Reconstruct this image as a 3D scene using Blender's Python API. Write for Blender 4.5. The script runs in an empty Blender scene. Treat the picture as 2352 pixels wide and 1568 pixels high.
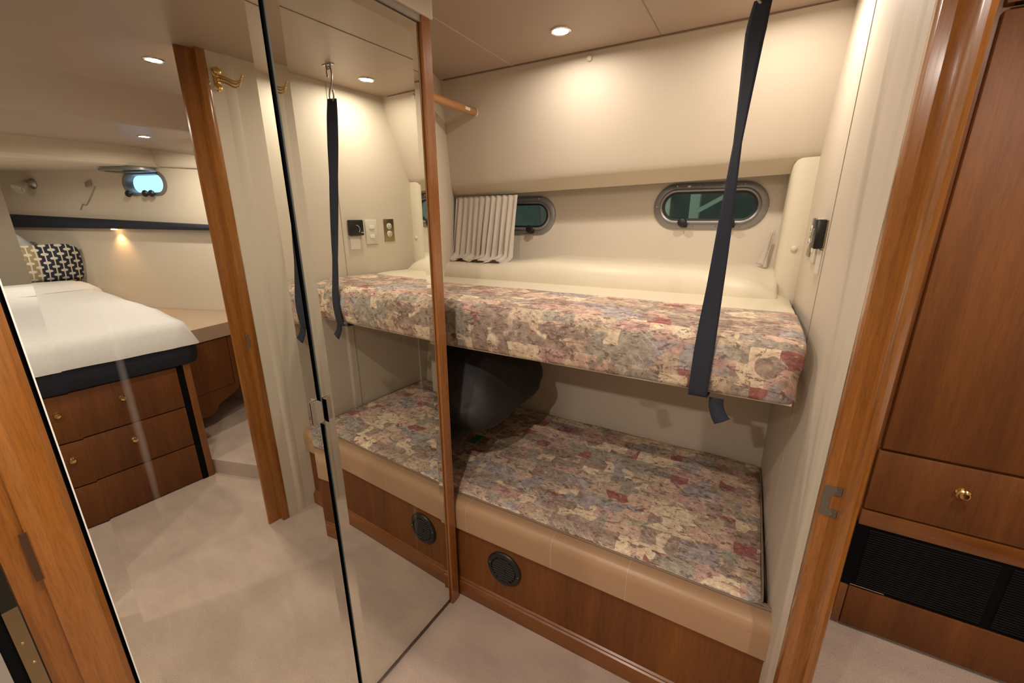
import bpy, bmesh, math, random
from mathutils import Vector, Matrix
random.seed(7)
S = bpy.context.scene
COL = S.collection
PI = math.pi

# ------------------------------------------------------------------ camera
F = 959.04
CAMZ = 1.45
yaw, pitch, roll = math.radians(-29.694), math.radians(16.458), math.radians(-0.1907)
fw = Vector((math.sin(yaw)*math.cos(pitch), math.cos(yaw)*math.cos(pitch), -math.sin(pitch)))
r0 = Vector((math.cos(yaw), -math.sin(yaw), 0.0)); u0 = r0.cross(fw)
rr = r0*math.cos(roll)+u0*math.sin(roll); uu = -r0*math.sin(roll)+u0*math.cos(roll)
cam = bpy.data.cameras.new('camera'); camo = bpy.data.objects.new('camera', cam); COL.objects.link(camo)
cam.sensor_width = 36.0; cam.lens = F/2352*36.0; cam.clip_start = 0.01
camo.matrix_world = Matrix(((rr.x, uu.x, -fw.x, 0), (rr.y, uu.y, -fw.y, 0), (rr.z, uu.z, -fw.z, CAMZ), (0, 0, 0, 1)))
S.camera = camo

# ------------------------------------------------------------------ world, view
w = bpy.data.worlds.new('daylight'); S.world = w; w.use_nodes = True
w.node_tree.nodes['Background'].inputs[0].default_value = (0.30, 0.62, 1.0, 1)
w.node_tree.nodes['Background'].inputs[1].default_value = 1.7
S.view_settings.view_transform = 'Standard'; S.view_settings.look = 'None'
S.view_settings.exposure = 0.50; S.view_settings.gamma = 1.0; S.view_settings.use_curve_mapping = False

# lamps of the boat plus one added fill light: small recessed downlights (their discs are built in make_downlight)
LAMP = (1.0, 0.895, 0.775)
DOWNLIGHTS = [
 # x, y, z, watts, label
 (-0.664, 1.499, 2.05, 3.0, 'round recessed downlight glowing in the cabin ceiling above the far end of the bunks'),
 (-0.027, 1.473, 2.05, 2.6, 'round recessed downlight near the strap hook, seen only in the right mirror'),
 (0.458, 0.847, 2.05, 6.0, 'round recessed downlight just past the doorway, upper one of two seen in the left mirror'),
 (1.54, 1.10, 1.918, 5.5, 'small round downlight in the lowered ceiling over the bed, seen in the left mirror'),
 (-0.45, 0.15, 2.05, 7.0, 'recessed downlight in the ceiling above the camera, out of frame'),
 (0.62, -0.80, 2.05, 10.0, 'recessed downlight in the passage ceiling behind the camera, out of frame'),
 (-0.45, -0.85, 2.05, 11.0, 'added fill light built like a downlight, well behind the camera, out of frame'),  # added fill to brighten under the upper bunk, not a known lamp
 (2.5, 0.10, 1.799, 5.0, 'recessed downlight above the bed head, out of frame'),
]

# ------------------------------------------------------------------ materials
def nt(name):
    m = bpy.data.materials.new(name); m.use_nodes = True
    n = m.node_tree.nodes; l = m.node_tree.links
    return m, n, l, n['Principled BSDF']
def tex(n, l, scale=(1, 1, 1), rot=(0, 0, 0)):
    c = n.new('ShaderNodeTexCoord'); mp = n.new('ShaderNodeMapping')
    mp.inputs['Scale'].default_value = scale; mp.inputs['Rotation'].default_value = rot
    l.new(c.outputs['Object'], mp.inputs['Vector']); return mp.outputs[0]
def noise(n, l, vec, scale, detail=3, rough=0.5, dist=0.0):
    t = n.new('ShaderNodeTexNoise'); t.inputs['Scale'].default_value = scale
    t.inputs['Detail'].default_value = detail; t.inputs['Roughness'].default_value = rough
    t.inputs['Distortion'].default_value = dist
    l.new(vec, t.inputs['Vector']); return t.outputs['Fac']
def ramp(n, l, fac, stops, interp='LINEAR'):
    r = n.new('ShaderNodeValToRGB'); r.color_ramp.interpolation = interp
    e = r.color_ramp.elements
    while len(e) < len(stops): e.new(0.5)
    for i, (p, c) in enumerate(stops):
        e[i].position = p; e[i].color = (*c, 1)
    l.new(fac, r.inputs[0]); return r.outputs[0]
def mix(n, l, fac, a, b, mode='MIX'):
    m = n.new('ShaderNodeMix'); m.data_type = 'RGBA'; m.blend_type = mode
    for k, v in ((0, fac), (6, a), (7, b)):
        if isinstance(v, (int, float)): m.inputs[k].default_value = v
        elif isinstance(v, tuple): m.inputs[k].default_value = (*v, 1)
        else: l.new(v, m.inputs[k])
    return m.outputs[2]
def bump(n, l, h, b, strength=0.2, dist=0.01):
    k = n.new('ShaderNodeBump'); k.inputs['Strength'].default_value = strength; k.inputs['Distance'].default_value = dist
    l.new(h, k.inputs['Height']); l.new(k.outputs[0], b.inputs['Normal'])

def plain(name, col, rough=0.5, metal=0.0, coat=0.0, spec=0.5, var=0.0, vs=30, bs=0.0):
    m, n, l, b = nt(name)
    b.inputs['Roughness'].default_value = rough; b.inputs['Metallic'].default_value = metal
    b.inputs['Coat Weight'].default_value = coat; b.inputs['Specular IOR Level'].default_value = spec
    v = tex(n, l); f = noise(n, l, v, vs, 4)
    d = tuple(c*(1-var) for c in col); u = tuple(min(1, c*(1+var)) for c in col)
    l.new(ramp(n, l, f, [(0.3, d), (0.7, u)]), b.inputs['Base Color'])
    if bs: bump(n, l, f, b, bs, 0.002)
    return m

def vinyl(name, col, rough=0.55, weave=900):
    m, n, l, b = nt(name); v = tex(n, l)
    f1 = noise(n, l, v, 2.2, 3); f2 = noise(n, l, v, weave, 2)
    c = ramp(n, l, f1, [(0.3, tuple(x*0.965 for x in col)), (0.7, col)])
    l.new(mix(n, l, 0.06, c, ramp(n, l, f2, [(0.35, (0.3, 0.26, 0.2)), (0.65, (1, 0.95, 0.85))]), 'OVERLAY'), b.inputs['Base Color'])
    b.inputs['Roughness'].default_value = rough; b.inputs['Specular IOR Level'].default_value = 0.35
    bump(n, l, f2, b, 0.12, 0.0006); return m

def wood(name, axis='z', dark=(0.12, 0.038, 0.008), light=(0.27, 0.096, 0.020), rough=0.28, coat=0.5, fine=1.0):
    m, n, l, b = nt(name)
    a = 0.07
    sc = {'x': (a, 1, 1), 'y': (1, a, 1), 'z': (1, 1, a)}[axis]
    v = tex(n, l, sc)
    f = noise(n, l, v, 9*fine, 4, 0.6, 0.6); g = noise(n, l, v, 130*fine, 3, 0.6); k = noise(n, l, v, 420*fine, 2, 0.6)
    c = ramp(n, l, f, [(0.30, dark), (0.48, tuple((p+q)/2 for p, q in zip(dark, light))), (0.72, light)])
    c = mix(n, l, 0.26, c, ramp(n, l, g, [(0.30, (0.30, 0.25, 0.22)), (0.65, (0.72, 0.68, 0.62))]), 'OVERLAY')
    c = mix(n, l, 0.16, c, ramp(n, l, k, [(0.38, (0.12, 0.09, 0.07)), (0.5, (0.62, 0.6, 0.56))]), 'OVERLAY')
    l.new(c, b.inputs['Base Color'])
    b.inputs['Roughness'].default_value = rough; b.inputs['Coat Weight'].default_value = coat; b.inputs['Coat Roughness'].default_value = 0.12
    bump(n, l, g, b, 0.10, 0.0012); return m

def carpet(name, col=(0.50, 0.395, 0.33)):
    m, n, l, b = nt(name); v = tex(n, l)
    vb = tex(n, l, (1.6, 4.2, 1), (0, 0, 0.75))
    f1 = noise(n, l, v, 3.5, 3, 0.5); f2 = noise(n, l, vb, 2.4, 5, 0.62, 0.2); f3 = noise(n, l, v, 420, 3, 0.7)
    c = ramp(n, l, f1, [(0.3, tuple(x*0.86 for x in col)), (0.7, tuple(x*1.06 for x in col))])
    c = mix(n, l, 0.30, c, ramp(n, l, f2, [(0.34, (0.38, 0.33, 0.35)), (0.62, (0.62, 0.59, 0.54))]), 'OVERLAY')
    c = mix(n, l, 0.5, c, ramp(n, l, f3, [(0.3, (0.22, 0.2, 0.19)), (0.7, (0.82, 0.79, 0.76))]), 'OVERLAY')
    l.new(c, b.inputs['Base Color']); b.inputs['Roughness'].default_value = 0.95
    b.inputs['Sheen Weight'].default_value = 0.25; b.inputs['Specular IOR Level'].default_value = 0.1
    bump(n, l, f3, b, 0.6, 0.004); return m

def tapestry(name):
    """woven patchwork upholstery: blocks of muted colour with brushed burgundy and umber strokes"""
    m, n, l, b = nt(name)
    c = n.new('ShaderNodeTexCoord'); sp = n.new('ShaderNodeSeparateXYZ'); l.new(c.outputs['Object'], sp.inputs[0])
    sub = n.new('ShaderNodeMath'); sub.operation = 'ADD'
    l.new(sp.outputs[1], sub.inputs[0]); l.new(sp.outputs[2], sub.inputs[1])
    cb = n.new('ShaderNodeCombineXYZ'); l.new(sp.outputs[0], cb.inputs[0]); l.new(sub.outputs[0], cb.inputs[1])
    base = cb.outputs[0]
    nz = n.new('ShaderNodeTexNoise'); nz.inputs['Scale'].default_value = 30; nz.inputs['Detail'].default_value = 4
    l.new(base, nz.inputs['Vector'])
    ad = n.new('ShaderNodeVectorMath'); ad.operation = 'MULTIPLY_ADD'
    l.new(nz.outputs['Color'], ad.inputs[0]); ad.inputs[1].default_value = (0.013, 0.013, 0); l.new(base, ad.inputs[2])
    vec = ad.outputs[0]
    def bricks(wid, hei, sh, off=0.5):
        t = n.new('ShaderNodeTexBrick'); mp = n.new('ShaderNodeMapping'); mp.inputs['Location'].default_value = sh
        l.new(vec, mp.inputs[0]); l.new(mp.outputs[0], t.inputs['Vector'])
        t.inputs['Color1'].default_value = (0, 0, 0, 1); t.inputs['Color2'].default_value = (1, 1, 1, 1)
        t.inputs['Mortar'].default_value = (0.5, 0.5, 0.5, 1); t.inputs['Mortar Size'].default_value = 0.0
        t.inputs['Scale'].default_value = 1.0; t.inputs['Brick Width'].default_value = wid; t.inputs['Row Height'].default_value = hei
        t.offset = off; t.offset_frequency = 2; t.squash = 1.7; t.squash_frequency = 3
        return t.outputs['Color']
    cream = (0.66, 0.56, 0.42); pink = (0.47, 0.32, 0.285); sage = (0.31, 0.29, 0.25); blue = (0.33, 0.31, 0.33)
    burg = (0.28, 0.10, 0.10); taupe = (0.30, 0.235, 0.20); peach = (0.55, 0.40, 0.325); sand = (0.46, 0.375, 0.29)
    big = ramp(n, l, bricks(0.118, 0.078, (0.31, 0.17, 0)), [(0.0, taupe), (0.16, sage), (0.29, sand), (0.40, pink), (0.5, blue), (0.60, peach), (0.70, cream), (0.79, taupe), (0.905, burg), (0.93, sand)], 'CONSTANT')
    sm = ramp(n, l, bricks(0.066, 0.056, (0.03, 0.41, 0), 0.37), [(0.0, cream), (0.13, pink), (0.27, sage), (0.40, peach), (0.5, taupe), (0.62, cream), (0.74, sand), (0.93, burg)], 'CONSTANT')
    pick = noise(n, l, base, 9.0, 2)
    col = mix(n, l, ramp(n, l, pick, [(0.51, (0, 0, 0)), (0.53, (1, 1, 1))]), big, sm)
    # soft washes crossing the blocks
    wsh = noise(n, l, base, 6.0, 4, 0.6, 0.5)
    col = mix(n, l, 0.12, col, ramp(n, l, wsh, [(0.34, (0.30, 0.24, 0.20)), (0.46, (0.42, 0.33, 0.28)), (0.56, (0.40, 0.37, 0.31)), (0.68, (0.60, 0.52, 0.38))]))
    mot = noise(n, l, base, 38, 6, 0.75)
    col = mix(n, l, 0.55, col, ramp(n, l, mot, [(0.34, (0.18, 0.15, 0.14)), (0.50, (0.50, 0.48, 0.45)), (0.66, (0.88, 0.85, 0.78))]), 'OVERLAY')
    def strokes(colr, sc, det, lo_, hi_, stretch, loc, amt, dist=1.0, rot=0.1):
        mp = n.new('ShaderNodeMapping'); mp.inputs['Scale'].default_value = (1, stretch, 1); mp.inputs['Rotation'].default_value = (0, 0, rot); mp.inputs['Location'].default_value = loc
        l.new(base, mp.inputs[0]); q = noise(n, l, mp.outputs[0], sc, det, 0.74, dist)
        return mix(n, l, ramp(n, l, q, [(lo_, (0, 0, 0)), (hi_, (amt, amt, amt))]), col, colr)
    col = strokes((0.62, 0.55, 0.42), 24, 7, 0.59, 0.63, 1.5, (7.1, 5.2, 0), 0.65)
    col = strokes((0.12, 0.075, 0.065), 26, 8, 0.555, 0.585, 1.8, (0, 0, 0), 0.78)
    col = strokes((0.15, 0.10, 0.09), 11, 8, 0.585, 0.605, 2.4, (11, 3, 0), 0.70)
    col = strokes((0.60, 0.45, 0.36), 11, 8, 0.62, 0.65, 2.0, (2.1, 9.2, 0), 0.6)
    col = strokes((0.25, 0.075, 0.085), 9, 8, 0.60, 0.625, 4.5, (3.3, 1.2, 0), 0.85)
    col = strokes((0.24, 0.24, 0.29), 10, 7, 0.64, 0.68, 1.4, (5.3, 4.2, 0), 0.5)
    # zigzag lines in places
    wv = n.new('ShaderNodeTexWave'); wv.wave_type = 'BANDS'; wv.bands_direction = 'DIAGONAL'; wv.wave_profile = 'TRI'
    wv.inputs['Scale'].default_value = 24; wv.inputs['Distortion'].default_value = 3.0; wv.inputs['Detail'].default_value = 1; wv.inputs['Detail Scale'].default_value = 4
    l.new(base, wv.inputs[0])
    zz = ramp(n, l, wv.outputs['Fac'], [(0.80, (0, 0, 0)), (0.88, (1, 1, 1))])
    zm = ramp(n, l, noise(n, l, base, 7.3, 1), [(0.61, (0, 0, 0)), (0.64, (0.45, 0.45, 0.45))])
    col = mix(n, l, mix(n, l, 1.0, zz, zm, 'MULTIPLY'), col, (0.66, 0.58, 0.44))
    col = mix(n, l, 1.0, col, (1.22, 1.17, 1.14), 'MULTIPLY')
    fine = noise(n, l, base, 700, 2)
    col = mix(n, l, 0.22, col, ramp(n, l, fine, [(0.3, (0.2, 0.2, 0.2)), (0.7, (0.85, 0.85, 0.85))]), 'OVERLAY')
    l.new(col, b.inputs['Base Color']); b.inputs['Roughness'].default_value = 0.9; b.inputs['Specular IOR Level'].default_value = 0.15
    bump(n, l, fine, b, 0.25, 0.001); return m

def lattice(name):
    """woven throw cushion: pale stems and knots on navy, tan at one end"""
    m, n, l, b = nt(name)
    c = n.new('ShaderNodeTexCoord'); sp = n.new('ShaderNodeSeparateXYZ'); l.new(c.outputs['Object'], sp.inputs[0])
    def mth(op, a, bb=None):
        k = n.new('ShaderNodeMath'); k.operation = op
        for i, v in enumerate((a, bb)):
            if v is None: continue
            if isinstance(v, (int, float)): k.inputs[i].default_value = v
            else: l.new(v, k.inputs[i])
        return k.outputs[0]
    y, z = sp.outputs[1], sp.outputs[2]
    P = 0.042; Q = 0.062
    col = mth('DIVIDE', mth('ADD', y, 5.0), P); fx = mth('ABSOLUTE', mth('SUBTRACT', mth('FRACT', col), 0.5))
    par = mth('MODULO', mth('FLOOR', col), 2.0)
    zz = mth('ADD', mth('DIVIDE', mth('ADD', z, 5.0), Q), mth('MULTIPLY', par, 0.5))
    fz = mth('ABSOLUTE', mth('SUBTRACT', mth('FRACT', zz), 0.5))
    stem = mth('LESS_THAN', fx, 0.085)
    knot = mth('LESS_THAN', mth('ADD', mth('POWER', mth('MULTIPLY', fx, 2.0), 2.0), mth('POWER', mth('MULTIPLY', fz, 6.0), 2.0)), 1.0)
    on = mth('MAXIMUM', stem, knot)
    tan = mth('LESS_THAN', y, -0.015)
    base = mix(n, l, tan, (0.030, 0.034, 0.058), (0.36, 0.29, 0.16))
    l.new(mix(n, l, on, base, (0.72, 0.68, 0.58)), b.inputs['Base Color']); b.inputs['Roughness'].default_value = 0.95
    return m

def emit(name, col, s):
    m, n, l, b = nt(name)
    b.inputs['Base Color'].default_value = (*col, 1); b.inputs['Emission Color'].default_value = (*col, 1); b.inputs['Emission Strength'].default_value = s
    return m

def mirror_mat():
    m, n, l, b = nt('mirror_silver')
    b.inputs['Metallic'].default_value = 1.0; b.inputs['Base Color'].default_value = (0.80, 0.815, 0.765, 1); b.inputs['Roughness'].default_value = 0.0
    # faint wipe marks: long thin smears that scatter a little light
    v1 = tex(n, l, (1, 34, 1.15), (0.17, 0, 0))
    f = noise(n, l, v1, 0.8, 1)
    k = ramp(n, l, f, [(0.72, (0.0, 0.0, 0.0)), (0.80, (0.10, 0.10, 0.10))])
    d = n.new('ShaderNodeBsdfDiffuse'); d.inputs['Color'].default_value = (0.85, 0.82, 0.75, 1)
    ms = n.new('ShaderNodeMixShader'); l.new(k, ms.inputs[0]); l.new(b.outputs[0], ms.inputs[1]); l.new(d.outputs[0], ms.inputs[2])
    l.new(ms.outputs[0], n['Material Output'].inputs['Surface']); return m

M = dict(
 wall=vinyl('cream_wall_vinyl', (0.64, 0.555, 0.45)),
 hull=vinyl('cream_hull_vinyl', (0.65, 0.565, 0.46)),
 pad=vinyl('cream_padded_vinyl', (0.72, 0.64, 0.49), 0.42),
 ceil=vinyl('tan_ceiling_vinyl', (0.43, 0.335, 0.265), 0.38),
 seam=plain('seam_pipe', (0.60, 0.52, 0.42), 0.6),
 dseam=plain('dark_joint', (0.24, 0.175, 0.125), 0.8),
 recess=plain('dark_wood_recess', (0.06, 0.024, 0.007), 0.6),
 cseam=plain('ceiling_joint', (0.30, 0.225, 0.165), 0.7),
 wseam=plain('wall_joint', (0.40, 0.34, 0.26), 0.7),
 carpet=carpet('beige_carpet'),
 woodz=wood('cherry_wood_upright', 'z'),
 woodp=wood('cherry_wood_panel', 'z', (0.105, 0.031, 0.004), (0.205, 0.068, 0.009), 0.58, 0.0, 0.6),
 woodx=wood('cherry_wood_lengthwise', 'x'),
 woody=wood('cherry_wood_across', 'y'),
 jamb=wood('golden_cherry_jamb', 'z', (0.19, 0.064, 0.010), (0.40, 0.155, 0.030), 0.24, 0.6),
 trim=wood('cherry_closet_trim', 'z', (0.22, 0.075, 0.018), (0.38, 0.15, 0.04), 0.25, 0.6),
 rodw=wood('pale_rod_wood', 'y', (0.36, 0.17, 0.06), (0.52, 0.27, 0.11), 0.35, 0.4),
 leather=vinyl('tan_leather', (0.43, 0.265, 0.155), 0.36, 500),
 tap=tapestry('patchwork_tapestry'),
 lattice=lattice('lattice_weave'),
 black=plain('black_plastic', (0.012, 0.012, 0.013), 0.35),
 gap=plain('black_gap', (0.004, 0.004, 0.005), 0.9, spec=0.1),
 ventm=plain('black_vent_plastic', (0.010, 0.010, 0.011), 0.4),
 slat=plain('vent_slat_plastic', (0.03, 0.03, 0.03), 0.35),
 louv=plain('grille_black', (0.006, 0.006, 0.006), 0.55, spec=0.3),
 web=plain('navy_webbing', (0.022, 0.026, 0.042), 0.85, var=0.25, vs=400, bs=0.4),
 navy=plain('navy_upholstery', (0.010, 0.012, 0.026), 0.7, var=0.2, vs=60),
 dpil=plain('charcoal_pillow_cotton', (0.020, 0.018, 0.020), 0.62, var=0.25, vs=40),
 gpil=plain('grey_pillow_knit', (0.058, 0.060, 0.066), 0.9, var=0.12, vs=300, bs=0.3),
 green=plain('green_tag', (0.03, 0.22, 0.05), 0.7),
 white=plain('white_linen', (0.74, 0.72, 0.70), 0.9, var=0.03, vs=60, bs=0.1),
 bwhite=plain('cool_white_linen', (0.70, 0.76, 0.76), 0.9, var=0.03, vs=60),
 tanlin=plain('tan_linen', (0.40, 0.33, 0.22), 0.9, var=0.1, vs=200),
 curt=plain('pale_curtain_cotton', (0.56, 0.49, 0.41), 0.9, var=0.08, vs=300),
 brass=plain('polished_brass', (0.78, 0.56, 0.24), 0.16, 1.0),
 dbrass=plain('aged_brass_plate', (0.36, 0.29, 0.17), 0.32, 1.0),
 chrome=plain('chrome', (0.72, 0.72, 0.70), 0.12, 1.0),
 dsteel=plain('weathered_plate', (0.17, 0.145, 0.11), 0.45, 0.4),
 dgedge=plain('unlit_glass_edge', (0.10, 0.11, 0.10), 0.3),  # darker copy of the glass edge, lack of light painted in
 steel=plain('dull_steel', (0.42, 0.40, 0.37), 0.35, 1.0),
 alu=plain('grey_portlight_metal', (0.30, 0.285, 0.27), 0.42, 0.55),
 ivory=plain('ivory_plastic', (0.66, 0.62, 0.50), 0.35),
 wplas=plain('white_plastic', (0.78, 0.74, 0.66), 0.35),
 lam=plain('tan_laminate', (0.50, 0.36, 0.245), 0.35),
 grey=plain('grey_metal', (0.33, 0.30, 0.26), 0.45),
 edge=plain('lit_glass_edge', (0.88, 0.88, 0.84), 0.15, 0.0, 1.0),  # near-white imitates the light caught by the glass edge
 gedge=plain('green_glass_edge', (0.20, 0.55, 0.42), 0.15, 0.0, 1.0),
 mirror=mirror_mat(),
 glow=emit('lamp_glow', (1.0, 0.90, 0.74), 26.0),
 wglow=emit('reading_lamp_glow', (1.0, 0.62, 0.30), 9.0),
 dock=plain('dark_green_boathouse', (0.060, 0.042, 0.018), 0.8, var=0.4, vs=3),
 dockp=plain('pale_piling', (0.36, 0.25, 0.13), 0.7),
)
g, gn, gl, gb = nt('tinted_window_glass')
gb.inputs['Base Color'].default_value = (0.74, 0.78, 0.60, 1); gb.inputs['Transmission Weight'].default_value = 1.0
gb.inputs['Roughness'].default_value = 0.0; gb.inputs['IOR'].default_value = 1.45
M['glass'] = g
g2, gn, gl, gb = nt('clear_window_glass')
gb.inputs['Base Color'].default_value = (0.95, 0.98, 1, 1); gb.inputs['Transmission Weight'].default_value = 1.0; gb.inputs['Roughness'].default_value = 0.0
M['cglass'] = g2

# ------------------------------------------------------------------ mesh helpers (all coordinates are world coordinates)
def V(*a): return Vector(a)
def box(bm, x0, x1, y0, y1, z0, z1, bev=0.0, seg=2, mat=None):
    """mat: optional 4x4 applied to the box"""
    vs = [bm.verts.new((x, y, z)) for z in (z0, z1) for y in (y0, y1) for x in (x0, x1)]
    fs = [bm.faces.new([vs[i] for i in q]) for q in ((0, 2, 3, 1), (4, 5, 7, 6), (0, 1, 5, 4), (2, 6, 7, 3), (0, 4, 6, 2), (1, 3, 7, 5))]
    geom = set(vs)
    if bev > 0:
        es = list({e for f in fs for e in f.edges})
        r = bmesh.ops.bevel(bm, geom=es, offset=bev, segments=seg, affect='EDGES', profile=0.5)
        geom = set(r['verts']) | {v for v in vs if v.is_valid}
    if mat is not None:
        for v in geom:
            if v.is_valid: v.co = mat @ v.co
    return geom
def prism(bm, pts, a, b, axis='x', cap=True):
    """closed 2D outline extruded from a to b. axis x: pts=(y,z); y: (x,z); z: (x,y)"""
    def P(p, t):
        return {'x': (t, p[0], p[1]), 'y': (p[0], t, p[1]), 'z': (p[0], p[1], t)}[axis]
    A = [bm.verts.new(P(p, a)) for p in pts]; B = [bm.verts.new(P(p, b)) for p in pts]; n = len(pts)
    for i in range(n):
        j = (i+1) % n; bm.faces.new((A[i], A[j], B[j], B[i]))
    if cap: bm.faces.new(A[::-1]); bm.faces.new(B)
def sheet(bm, rows):
    """grid of points"""
    vv = [[bm.verts.new(p) for p in r] for r in rows]
    for i in range(len(vv)-1):
        for j in range(len(vv[0])-1):
            bm.faces.new((vv[i][j], vv[i][j+1], vv[i+1][j+1], vv[i+1][j]))
    return vv
def poly(bm, pts): return bm.faces.new([bm.verts.new(p) for p in pts])
def slab(bm, pts, d):
    """planar polygon thickened by vector d"""
    A = [bm.verts.new(p) for p in pts]; B = [bm.verts.new(Vector(p)+Vector(d)) for p in pts]; n = len(A)
    bm.faces.new(A); bm.faces.new(B[::-1])
    for i in range(n):
        j = (i+1) % n; bm.faces.new((A[j], A[i], B[i], B[j]))
def frame_of(d):
    d = Vector(d).normalized(); up = Vector((0, 0, 1)) if abs(d.z) < 0.9 else Vector((1, 0, 0))
    a = d.cross(up).normalized(); return a, d.cross(a).normalized(), d
def lathe(bm, prof, origin, direction, seg=24, cap=True):
    """prof: list (radius, distance along direction)"""
    a, b, d = frame_of(direction); o = Vector(origin); rings = []
    for r, t in prof:
        rings.append([bm.verts.new(o+d*t+(a*math.cos(2*PI*k/seg)+b*math.sin(2*PI*k/seg))*max(r, 1e-5)) for k in range(seg)])
    for i in range(len(rings)-1):
        for k in range(seg):
            j = (k+1) % seg; bm.faces.new((rings[i][k], rings[i][j], rings[i+1][j], rings[i+1][k]))
    if cap:
        bm.faces.new(rings[0][::-1]); bm.faces.new(rings[-1])
def tube(bm, pts, rad, seg=10):
    pts = [Vector(p) for p in pts]; rings = []
    for i, p in enumerate(pts):
        d = (pts[min(i+1, len(pts)-1)]-pts[max(i-1, 0)])
        a, b, _ = frame_of(d)
        if i and (a.dot(pa) < 0): a, b = -a, -b
        pa = a
        r = rad[i] if isinstance(rad, (list, tuple)) else rad
        rings.append([bm.verts.new(p+(a*math.cos(2*PI*k/seg)+b*math.sin(2*PI*k/seg))*r) for k in range(seg)])
    for i in range(len(rings)-1):
        for k in range(seg):
            j = (k+1) % seg; bm.faces.new((rings[i][k], rings[i][j], rings[i+1][j], rings[i+1][k]))
    bm.faces.new(rings[0][::-1]); bm.faces.new(rings[-1])
def curve(pts, n=8):
    """Catmull-Rom resample"""
    P = [Vector(p) for p in pts]; out = []
    for i in range(len(P)-1):
        p0 = P[max(i-1, 0)]; p1 = P[i]; p2 = P[i+1]; p3 = P[min(i+2, len(P)-1)]
        for k in range(n):
            t = k/n
            out.append(0.5*((2*p1)+(p2-p0)*t+(2*p0-5*p1+4*p2-p3)*t*t+(3*p1-p0-3*p2+p3)*t**3))
    out.append(P[-1]); return out

def obj(name, bm, mat, parent=None, smooth=None, loc=None, normals=True):
    if normals: bmesh.ops.recalc_face_normals(bm, faces=bm.faces)
    me = bpy.data.meshes.new(name)
    o = bpy.data.objects.new(name, me)
    off = Vector((0, 0, 0))
    q = parent
    while q is not None: off = off+q.location; q = q.parent
    if loc is not None: o.location = Vector(loc)-off; off = Vector(loc)
    for v in bm.verts: v.co -= off
    bm.to_mesh(me); bm.free(); me.materials.append(mat)
    COL.objects.link(o)
    if parent is not None: o.parent = parent
    if smooth is not None:
        me.polygons.foreach_set('use_smooth', [True]*len(me.polygons))
        if smooth < 180: me.set_sharp_from_angle(angle=math.radians(smooth))
    return o
def tag(o, label, cat, group=None):
    o['label'] = label; o['category'] = cat
    if group: o['group'] = group
    return o
def thing(name, loc, label, cat, group=None):
    o = bpy.data.objects.new(name, None); COL.objects.link(o); o.location = loc; o.empty_display_size = 0.05
    return tag(o, label, cat, group)
def struct(name, bm, mat, parent=None, smooth=None, normals=True):
    o = obj(name, bm, mat, parent, smooth, normals=normals)
    if parent is None: o['kind'] = 'structure'
    return o
def sroot(name, loc):
    o = bpy.data.objects.new(name, None); COL.objects.link(o); o.location = loc; o['kind'] = 'structure'; return o
def soft(o, levels=2):
    m = o.modifiers.new('soft', 'SUBSURF'); m.levels = levels; m.render_levels = levels
    return o
def B(): return bmesh.new()

# ------------------------------------------------------------------ the setting
CZ = 2.05
XW0, XW1 = 0.178, 0.150          # bunk cabin foot wall leans slightly: x at y=.905 and y=1.87
def xw(y): return XW0+(XW1-XW0)*(y-0.905)/(1.87-0.905)
HA, HB = Vector((0.235, 2.09)), Vector((3.7, 0.658))      # plan line of the hull side in the forward cabin (door side)
def hullp(x, off=0.0):
    t = (x-HA.x)/(HB.x-HA.x); p = HA.lerp(HB, t); d = (HB-HA).normalized(); n = Vector((-d.y, d.x))
    return p-n*off

bm = B(); box(bm, -1.7, 3.9, -2.6, 2.3, -0.04, 0.0); struct('floor', bm, M['carpet'])
bm = B(); box(bm, -1.7, 0.95, -2.6, 2.2, CZ, CZ+0.04); struct('ceiling', bm, M['ceil'])
# lowered ceiling steps of the forward cabin, trimmed to the hull line
def deckhead(name, pts, mat):
    bm = B(); prism(bm, pts, -2.6, 1.0, 'y')
    for v in bm.verts:
        if v.co.y > 0: v.co.y = hullp(v.co.x).y+0.004
    struct(name, bm, mat)
deckhead('trim_18', [(0.95, 2.052), (1.06, 1.998), (1.19, 1.922), (1.215, 1.918), (2.10, 1.918), (2.10, 1.945), (1.23, 1.945), (1.09, 2.03), (0.95, 2.09)], M['ceil'])
deckhead('trim_19', [(2.075, 1.925), (2.075, 1.82), (2.085, 1.802), (2.105, 1.795), (3.70, 1.81), (3.70, 1.84), (2.12, 1.83), (2.10, 1.85), (2.10, 1.925)], M['hull'])
# hull-side moulding that carries the step round to the door side
bm = B(); rows = []; rows2 = []
for i in range(9):
    x = 1.40+0.69*i/8; zb = 1.791+(x-1.79)*0.065; zt = min(1.915, 1.869+(x-1.79)*0.176)
    a = hullp(x); q = lambda o, z: (a.x-0.382*o, a.y-0.924*o, z)
    rows.append([q(0.0, zb), q(0.02, zb-0.004), q(0.034, zb+0.012), q(0.036, zt)])
    rows2.append([q(0.036, zt), q(0.12, zt+(1.919-zt)*0.45), q(0.30, 1.919)])
sheet(bm, rows); struct('trim_16', bm, M['hull'], smooth=60)
bm = B(); sheet(bm, rows2); struct('trim_17', bm, M['ceil'], smooth=60)
# seams in the ceiling
for i, sx in enumerate((-0.968, -0.380)):
    bm = B(); box(bm, sx-0.0014, sx+0.0014, -1.0, 1.72, CZ-0.0016, CZ+0.001)
    struct('trim_%d' % (10+i), bm, M['seam'] if i == 0 else M['cseam'])
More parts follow.
